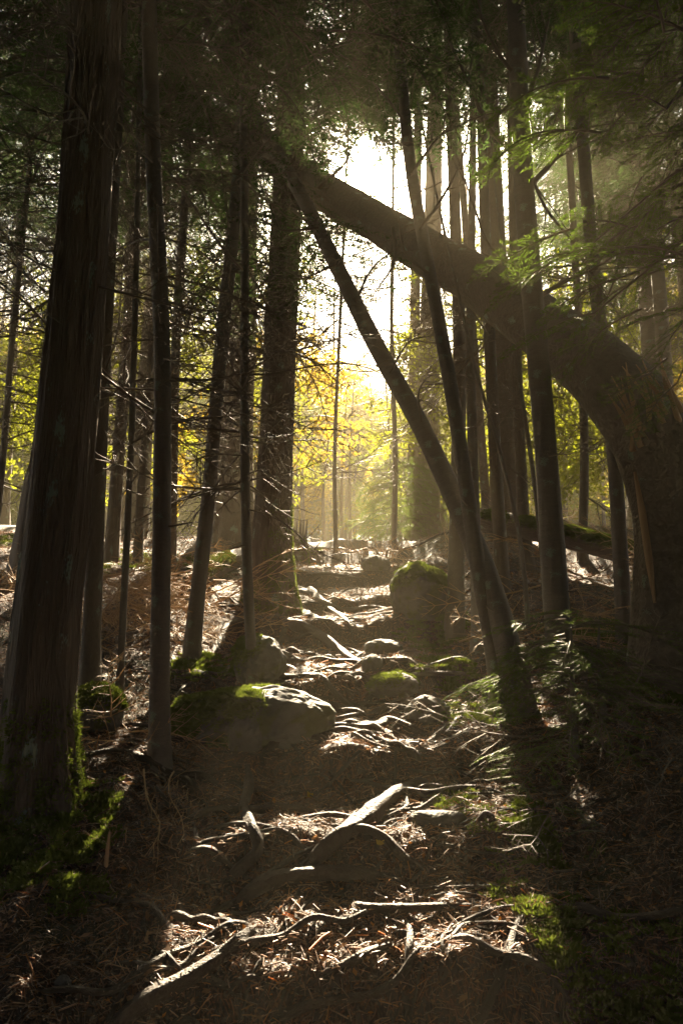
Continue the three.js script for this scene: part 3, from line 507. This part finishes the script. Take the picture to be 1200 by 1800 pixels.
mossOn(r7.t, r7.t.children[0], 260, (p, m) => m.y > 0.4 && noise(p.x * 12, p.z * 12) > 0.5);
rock('stone', 'pale rounded stone near the trail crest', 662, 1010, 0.3, 0.16, 0.3);
rock('stone', 'bright flat stone on the sunlit right bank', 770, 1452, 0.22, 0.06, 0.12);
rock('stone', 'small pale stone at the dark lower left', 108, 1745, 0.045, 0.04, 0.03);
rock('stone', 'dark squat stone under the roots right of the trail middle', 752, 1275, 0.22, 0.14, 0.2);
const r12 = rock('boulder', 'mossy hump between the two left trunks', 158, 1285, 0.26, 0.2, 0.24);
mossOn(r12.t, r12.t.children[0], 500, (p, m) => m.y > 0.3);

// moss on tree feet
const trunkOf = (t) => t.g.children.find((c) => c.name === 'trunk');
mossOn(t8.g, trunkOf(t8), 3200, (p, m) => p.y < 0.9 && (m.x > 0.1 || p.y < 0.25) && rnd() < 1.1 - p.y, [0.8, 1.7]);
mossOn(t1.g, trunkOf(t1), 1800, (p, m) => p.y < 0.35 && rnd() < 1 - p.y / 0.4, [0.9, 1.8]);

// ---------------------------------------------------------------- roots
const rootMat = M.root;
function rootGeo(pts, r0, r1, o) {
  const sd = r0 > 0.018 ? 16 : 8, n = Math.max(8, Math.round(pts.length * (r0 > 0.018 ? 9 : 5))), line = spline(pts, n), t = new Tris(), s = rnd() * 40;
  t.tube(line.map((p) => p.clone().sub(o)), (k, a, len) => lerp(r0, r1, k) * Math.min(1, 0.35 + k * 8, 0.35 + (1 - k) * 8) * (1 + 0.34 * (noise(Math.cos(a) * 1.5 + s, len * 7, Math.sin(a) * 1.5 + 4.5) - 0.5) * 2 + (r0 > 0.018 ? 0.3 * (noise(a * 2.4 + s, len * 3.2) - 0.5) + 0.16 * (noise(a * 5, len * 24) - 0.5) : 0)), sd, 1);
  const g = t.geo(true); fixSeam(g, sd); return g;
}
function rootPx(px, r0, r1, parent, lift = 0.35) { // px: pixels of the photograph on the ground
  const pts = px.map(([x, y], k) => hit(x, y, lerp(r0, r1, k / (px.length - 1)) * lift)); pts[0].y -= r0 * 0.9; pts[pts.length - 1].y -= r1 * 1.5;
  return part('root', rootGeo(pts, r0, r1, parent.position), rootMat, parent);
}
function oneRoot(label, px, r0, r1, lift) {
  const pts = px.map(([x, y], k) => hit(x, y, lerp(r0, r1, k / (px.length - 1)) * (lift ?? 0.4))); pts[0].y -= r0 * 0.8; pts[pts.length - 1].y -= r1 * 1.5;
  const g = rootGeo(pts, r0, r1, pts[0]); single('exposed_root', g, rootMat, label, 'root', pts[0]);
}
oneRoot('thick dark root slanting up the middle of the trail', [[535, 1522], [585, 1490], [640, 1448], [690, 1405], [755, 1362]], 0.04, 0.026, 0.45);
oneRoot('long root edging the dark hollow of the nearest step', [[410, 1590], [470, 1560], [540, 1546], [620, 1545], [720, 1550]], 0.03, 0.022, 0.7);
oneRoot('thick shadowed root running to the bottom left corner', [[455, 1620], [400, 1675], [320, 1730], [230, 1785], [180, 1812]], 0.02, 0.03, 0.3);
oneRoot('curved glossy root like a walking stick left of the trail middle', [[432, 1345], [438, 1380], [430, 1425], [445, 1470], [452, 1500], [415, 1540], [385, 1560]], 0.02, 0.022, 0.7);
oneRoot('arched root over the dark hollow below the long boulder', [[455, 1335], [490, 1312], [545, 1292], [600, 1286], [650, 1285], [690, 1262]], 0.028, 0.024, 0.8);
oneRoot('pale broken root end jutting from the sunlit bank', [[615, 1592], [650, 1604], [710, 1604], [770, 1602], [842, 1590]], 0.016, 0.014, 0.9);
oneRoot('reddish peeled root at the bottom centre', [[560, 1716], [620, 1698], [670, 1672], [715, 1655]], 0.016, 0.011, 0.9);
oneRoot('forked root fanning down the sunlit right bank', [[938, 1570], [905, 1640], [890, 1700], [862, 1760], [835, 1805]], 0.01, 0.016, 0.8);
oneRoot('smooth bent root at the bottom edge, left of the forked one', [[765, 1640], [725, 1690], [700, 1725], [650, 1755], [560, 1770], [470, 1790]], 0.012, 0.016, 0.8);
oneRoot('low humped root left of the leaning pole foot', [[640, 1230], [700, 1200], [760, 1188], [820, 1180]], 0.02, 0.016, 0.7);
oneRoot('pale root crossing below the large mossy-footed trunk', [[540, 1012], [575, 1012], [605, 1016], [632, 1016]], 0.022, 0.012, 1.2);
// roots of the large tree
for (const [px, a, b] of [[[[520, 1040], [545, 1048], [575, 1068], [605, 1078], [650, 1072], [690, 1068]], 0.06, 0.018], [[[500, 1065], [530, 1085], [570, 1095], [605, 1085]], 0.05, 0.014], [[[545, 1050], [590, 1080], [612, 1100], [620, 1120]], 0.03, 0.012], [[[470, 1085], [520, 1105], [560, 1120], [600, 1150], [650, 1170]], 0.05, 0.014], [[[440, 1080], [400, 1110], [370, 1150]], 0.05, 0.015]]) rootPx(px, a, b, t8.g, 0.6);
// the net of small roots across the trail, step by step
const NET = [['tangle of thin roots on the trail just above the nearest step', 2.62, 3.2, 34], ['tangle of thin roots spread over the sunlit trail middle', 3.2, 4.2, 60], ['tangle of wiry roots between the long boulder and the dark step', 4.2, 5.4, 60], ['tangle of roots on the shadowed upper steps', 5.4, 7.6, 56], ['fine roots on the slope below the nearest step', 1.95, 2.62, 26], ['fine silvery roots at the trail crest', 8, 11.5, 18]];
for (const [label, a, b, n] of NET) {
  const c = onGround(0, (a + b) / 2), g = thing('root_tangle', label, 'roots', c, 'tangles of roots on the trail');
  for (let k = 0; k < n; k++) {
    const d0 = rr(a, b), x0 = trailX(d0) + rr(-0.75, 0.8), L = rr(0.25, 0.9) * (0.7 + d0 * 0.09); let ang = rnd() < 0.65 ? rr(-0.55, 0.55) + (rnd() < 0.5 ? Math.PI : 0) : rr(0, 6.28); const pts = [], r = (rnd() < 0.2 ? rr(0.012, 0.02) : rr(0.004, 0.01)) * (0.7 + d0 * 0.09);
    let x = x0, d = d0; const m = 7; for (let i = 0; i <= m; i++) { pts.push(onGround(x, d, r * (i === 0 || i === m ? -1.2 : rr(0, 1.4)))); ang += rr(-0.5, 0.5); x += Math.cos(ang) * L / m; d += Math.sin(ang) * L / m; }
    part('root', rootGeo(pts, r, r * 0.5, c), rootMat, g);
  }
}

// ---------------------------------------------------------------- stumps, logs and brush
{
  const p = hit(524, 985), g = thing('splintered_stump', 'short splintered mossy stump beside the large trunk', 'stump', p);
  const t = new Tris(); t.tube([V(0, -0.1, 0), V(0, 0.1, 0), V(0, 0.2, 0), V(0, 0.26, 0)], (k, a) => (0.17 - 0.05 * k) * (1 + 0.2 * Math.cos(a * 3)), 16); part('stump_body', t.geo(true), M.furrowed, g);
  for (let k = 0; k < 14; k++) { const a = k / 14 * 6.28, q = new Tris(); q.tube([V(0, 0, 0), V(0, 0.12, 0), V(0.01, rr(0.14, 0.36), 0)], (w) => lerp(0.03, 0.004, w), 5); const s = part('shard', q.geo(true), M.furrowed, g); s.position.set(Math.cos(a) * 0.1, 0.18, Math.sin(a) * 0.1); }
  mossOn(g, g.children[0], 500, (a, m) => m.x > -0.3);
  const p2 = hit(42, 1020), g2 = thing('old_snag', 'broken old snag stump at the left edge behind the thick trunk', 'stump', p2);
  const t2 = new Tris(); t2.tube([V(0, -0.1, 0), V(0, 0.15, 0), V(0.02, 0.45, 0), V(0.05, 0.95, 0)], (k, a) => lerp(0.2, 0.09, Math.sqrt(k)) * (1 + 0.12 * Math.cos(a * 4)), 16); part('stump_body', t2.geo(true), M.furrowed, g2);
  for (let k = 0; k < 9; k++) { const a = k / 9 * 6.28, q = new Tris(); q.tube([V(0, 0, 0), V(0, 0.1, 0), V(0, rr(0.12, 0.3), 0)], (w) => lerp(0.03, 0.004, w), 5); const s = part('shard', q.geo(true), M.furrowed, g2); s.position.set(0.05 + Math.cos(a) * 0.06, 0.9, Math.sin(a) * 0.06); }
}
function log(label, a, b, r, mossN) {
  const line = spline([a, a.clone().lerp(b, 0.5).add(V(0, 0.03, 0)), b], 24), g = thing('fallen_log', label, 'log', a), t = new Tris(); t.tube(line.map((p) => p.clone().sub(a)), (k, an, len) => r * (1.1 - 0.25 * k) * (1 + 0.2 * (fbm(Math.cos(an) * 2, len * 2, Math.sin(an) * 2 + 3, 3) - 0.5)), 16, 1); const q = t.geo(true); fixSeam(q, 16); const o = part('log_body', q, M.furrowed, g); if (mossN) mossOn(g, o, mossN, (p, m) => m.y > 0.3 && noise(p.x * 3, p.z * 3) > 0.35, [1, 2.2]);
}
log('mossy log lying behind the right-hand trunks', at(842, 912, 8.2), at(1150, 985, 6.6), 0.11, 1500);
log('dark rotting log on the left bank toward the large trunk', hit(330, 1035, 0.08), hit(470, 985, 0.12), 0.1, 500);
log('thin fallen pole low on the right slope', hit(1030, 1175, 0.03), hit(1195, 1160, 0.05), 0.025, 0);
function brush(label, px, py, n, spread, size, mat, h = 0.25) {
  const c = hit(px, py), g = thing('brush_pile', label, 'brush', c, undefined);
  for (let k = 0; k < n; k++) { const x = c.x + rr(-1, 1) * spread, d = -c.z + rr(-1, 1) * spread * 0.8, p = onGround(x, d, rr(0.02, h)), o = part('dead_branch', DEAD[k % DEAD.length], mat, g); o.applyMatrix4(place(p.sub(c), rnd() * 6.28, rr(-0.25, 0.35), rnd() * 6.28, rr(...size))); }
}
brush('pale dry brush between the thin pole and slender trunk', 255, 1130, 34, 0.42, [0.45, 0.85], M.dryTwig, 0.35);
brush('dry twiggy brush right of the slender lichened trunk', 315, 1080, 30, 0.42, [0.5, 0.9], M.dryTwig, 0.4);
brush('fallen twigs littering the ground beside the thick left trunk', 215, 1290, 16, 0.4, [0.35, 0.6], M.dryTwig, 0.06);
brush('fallen twigs on the right slope behind the straight trunk', 1050, 1110, 30, 0.9, [0.5, 0.9], M.dryTwig, 0.3);
brush('tangle of dead twigs at the right edge near the ground', 1140, 1330, 22, 0.45, [0.35, 0.7], M.twig, 0.3);
brush('dry sticks at the crest right of the trail', 790, 960, 18, 0.9, [0.7, 1.2], M.dryTwig, 0.2);
brush('dry brush at the left edge beyond the thick trunk', 20, 1090, 20, 0.7, [0.6, 1.1], M.dryTwig, 0.4);
{ // short pale sticks standing or lying in the dark lower left
  const p = hit(186, 1520), t = new Tris(); t.tube([V(0, -0.02, 0), V(0.005, 0.06, 0), V(0.012, 0.11, 0.01)], (k) => lerp(0.009, 0.004, k), 6); single('broken_stick', t.geo(true), M.wood, 'pale broken stick standing up in the dark lower left', 'stick', p);
}

// ---------------------------------------------------------------- green plants in the foreground
function sprig(name, label, list, mat, group) { // list of [px, py, depth, azimuth, pitch, scale] : each a drooping needle bough
  const p0 = at(list[0][0], list[0][1], list[0][2]), g = thing(name, label, 'plant', p0, group);
  list.forEach(([x, y, d, az, pi, s], k) => { const f = FINE[k % 3], m = place(at(x, y, d).sub(p0), az, pi, rr(-0.3, 0.3), s); const b = part('bough', f[1], M.smooth, g); b.applyMatrix4(m); part('needles', f[0], mat, b); });
  return g;
}
const dL = depthOf(905, 1240) - 0.1;
sprig('spruce_bough', 'sunlit drooping spruce boughs at the foot of the leaning pole', [[900, 1180, dL, 3.6, -0.45, 1.0], [895, 1195, dL - 0.03, 4.0, -0.75, 0.9], [880, 1185, dL, 3.2, -0.35, 0.95], [905, 1120, dL, 4.4, -0.9, 0.8], [910, 1190, dL - 0.05, 4.9, -1.1, 0.8], [885, 1210, dL - 0.05, 4.5, -0.9, 0.7]], M.freshNeedle);
{
  const f = hit(1010, 1330); youngFir(f, 0.7, 'small spruce sapling right of the leaning pole shadow', undefined, { crown: 60, reach: 0.16, size: [0.55, 0.95], boughs: FINE });
  const f2 = hit(1060, 1270); youngFir(f2, 0.5, 'smaller spruce seedling behind the sapling', undefined, { crown: 26, reach: 0.12, size: [0.4, 0.7], boughs: FINE });
}
const dR = depthOf(1060, 1480);
sprig('spruce_sprig', 'bright little spruce sprig in the dark right foreground', [[1065, 1455, dR, 2.7, 0.35, 0.42], [1062, 1462, dR, 2.4, -0.1, 0.4], [1068, 1470, dR, 3.4, -0.6, 0.35], [1090, 1540, dR - 0.1, 0.2, -0.5, 0.5]], M.freshNeedle);
{ // hemlock just outside the right edge, its boughs reaching into the picture
  const foot = onGround(1.62, 2.75), g = thing('hemlock_tree', 'hemlock boughs reaching in from the right edge above the stump', 'tree', foot), t = new Tris();
  t.tube(spline([V(0, -0.1, 0), V(0.02, 1.5, 0), V(-0.02, 3, 0.03), V(0, 5.5, 0)], 24), (k) => lerp(0.045, 0.012, k), 10); part('trunk', t.geo(true), M.smooth, g);
  const rows = [[2.15, 14, 1.05], [2.5, 16, 1.1], [2.9, 16, 1.1], [3.4, 14, 1.2], [3.9, 14, 1.2], [4.4, 12, 1]];
  const a = FINE.map(() => []);
  for (const [y, n, reach] of rows) for (let k = 0; k < n; k++) {
    const az = rr(1.7, 4.6), L = rr(0.15, 1) * reach, p = V(Math.cos(az) * L * 0.75, y + rr(-0.16, 0.16) - 0.25 * L, -Math.sin(az) * L * 0.75); a[k % 3].push(place(p, az + rr(-0.6, 0.6), rr(-0.5, 0.1), rr(-0.3, 0.3), rr(0.7, 1.15)));
    if (k % 3 === 0) { const q = new Tris(); q.tube([V(0, y, 0), V(p.x * 0.5, y + 0.05, p.z * 0.5), p.clone()], (w) => lerp(0.012, 0.004, w), 5); part('limb', q.geo(true), M.twig, g); }
  }
  a.forEach((l, k) => { copies('needles', FINE[k][0], M.freshNeedle, l, g); copies('boughs', FINE[k][1], M.twig, l, g); });
}
// ---------------------------------------------------------------- forest floor cover
{
  const list = [], col = [], bit = new Tris(); bit.tube([V(-0.5, 0, 0), V(-0.1, 0.04, 0.02), V(0.5, -0.02, 0)], () => 0.028, 3); const stickG = bit.geo();
  const fl = new Tris(); fl.leaf(V(-0.5, 0, 0), V(0.5, 0.12, 0), 0.55, V(0, 1, 0.1)); const flakeG = fl.geo();
  const sticks = [], flakes = [], sc = [], fc = [], e = new THREE.Euler(), q = new THREE.Quaternion();
  for (let k = 0; k < 230000; k++) {
    const d = 1.7 + 11 * Math.pow(rnd(), 1.9), x = rr(-1, 1) * (0.55 * d + 0.5), p = onGround(x, d, 0.004), on = rnd() < 0.62, s = (on ? 0.009 + 0.06 * Math.pow(rnd(), 2) : 0.006 + 0.022 * Math.pow(rnd(), 1.6)) * (rnd() < 0.05 ? 1.8 : 1) * (0.85 + 0.05 * d);
    e.set(rr(-0.8, 0.8), rnd() * 6.28, rr(-0.55, 0.55)); q.setFromEuler(e); p.y += s * 0.08;
    const t = rnd(), c = t < 0.5 ? lin(0.2, 0.1, 0.042) : t < 0.78 ? lin(0.34, 0.18, 0.08) : t < 0.92 ? lin(0.09, 0.052, 0.03) : lin(0.44, 0.17, 0.025); c.multiplyScalar(rr(0.7, 1.25));
    const w = rr(0.7, 1.5);
    (on ? sticks : flakes).push(new THREE.Matrix4().compose(p, q, on ? V(s, s * w * Math.min(1.4, 0.03 / s + 0.4), s * w * Math.min(1.4, 0.03 / s + 0.4)) : V(s, s, s))); (on ? sc : fc).push(c);
  }
  const o = copies('twig_litter', stickG, M.litter, sticks, scene, sc); o.userData = { kind: 'stuff', label: 'fallen needles and twig scraps covering the forest floor', category: 'litter' };
  const u = copies('leaf_litter', flakeG, M.litter, flakes, scene, fc); u.userData = { kind: 'stuff', label: 'small brown dead leaves strewn over the forest floor', category: 'leaves' };
}
{ // moss on the banks
  const l = [], spot = [[935, 1480, 0.09, 420], [930, 1420, 0.06, 120], [900, 1560, 0.06, 70], [1090, 1730, 0.12, 300], [1000, 1600, 0.06, 90], [880, 1440, 0.12, 70], [800, 1400, 0.1, 50], [820, 1260, 0.16, 300], [770, 1130, 0.25, 700], [790, 1170, 0.2, 500], [60, 1470, 0.26, 2200], [110, 1530, 0.12, 500], [20, 1400, 0.2, 900], [960, 1620, 0.08, 160], [985, 1680, 0.06, 120], [1150, 1780, 0.16, 400], [350, 1180, 0.2, 500], [1040, 1110, 0.3, 400], [60, 950, 0.6, 500], [700, 930, 0.7, 700], [240, 985, 0.7, 600], [1180, 1215, 0.2, 500], [530, 985, 0.2, 300]];
  for (const [px, py, r, n] of spot) { const c = hit(px, py); for (let k = 0; k < n; k++) { const a = rnd() * 6.28, q = r * Math.sqrt(rnd()) * (0.5 + noise(a * 2, px)), p = onGround(c.x + Math.cos(a) * q, -c.z + Math.sin(a) * q * 1.2, 0.006), s = rr(0.8, 1.9) * (0.8 + 0.06 * -c.z); if (noise(p.x * 22, p.z * 22) < 0.42) continue; l.push(place(p, rnd() * 6.28, rr(-0.3, 0.3), rr(-0.3, 0.3), s)); } }
  const o = copies('moss', tuft, M.moss, l, scene); o.userData = { kind: 'stuff', label: 'cushions of green moss on the banks of the trail', category: 'moss' };
}
{ // yellow leaves lying on the trail
  for (const [px, py, label] of [[545, 1405, 'upright yellow leaf in the middle of the sunlit trail'], [668, 1490, 'pale yellow leaf beside the thick slanting root']]) {
    const t = new Tris(); for (let k = 0; k < 5; k++) t.leaf(V(0, 0, 0), V(rr(-0.02, 0.02), rr(0.012, 0.03), rr(-0.012, 0.012)), 0.016, V(0.2, 0.3, 1)); single('yellow_leaf', t.geo(), M.yellow, label, 'leaf', hit(px, py, 0.008));
  }
}
// long bare twigs that cross the bright gap
for (const [t, n, lo, hi] of [[stemA, 34, 2.2, 8], [stemB, 34, 2.5, 8.8], [glowTree, 26, 3, 11], [stemC, 24, 2, 7], [t8, 30, 2.2, 6.5]]) {
  const l = DEAD.map(() => []);
  for (let k = 0; k < n; k++) { const y = t.foot.y + rr(lo, hi), p = alongTrunk(t.pts, y), az = rr(-0.7, 3.9), r = t.radius(y - t.foot.y) * 0.8; p.x += Math.cos(az) * r; p.z -= Math.sin(az) * r; l[k % DEAD.length].push(place(p.sub(t.foot), az, rr(-0.35, 0.3), rnd() * 6.28, rr(0.8, 1.5))); }
  l.forEach((q, k) => copies('dead_twigs', DEAD[k], M.twig, q, t.g));
}
renderer.render(scene, camera);
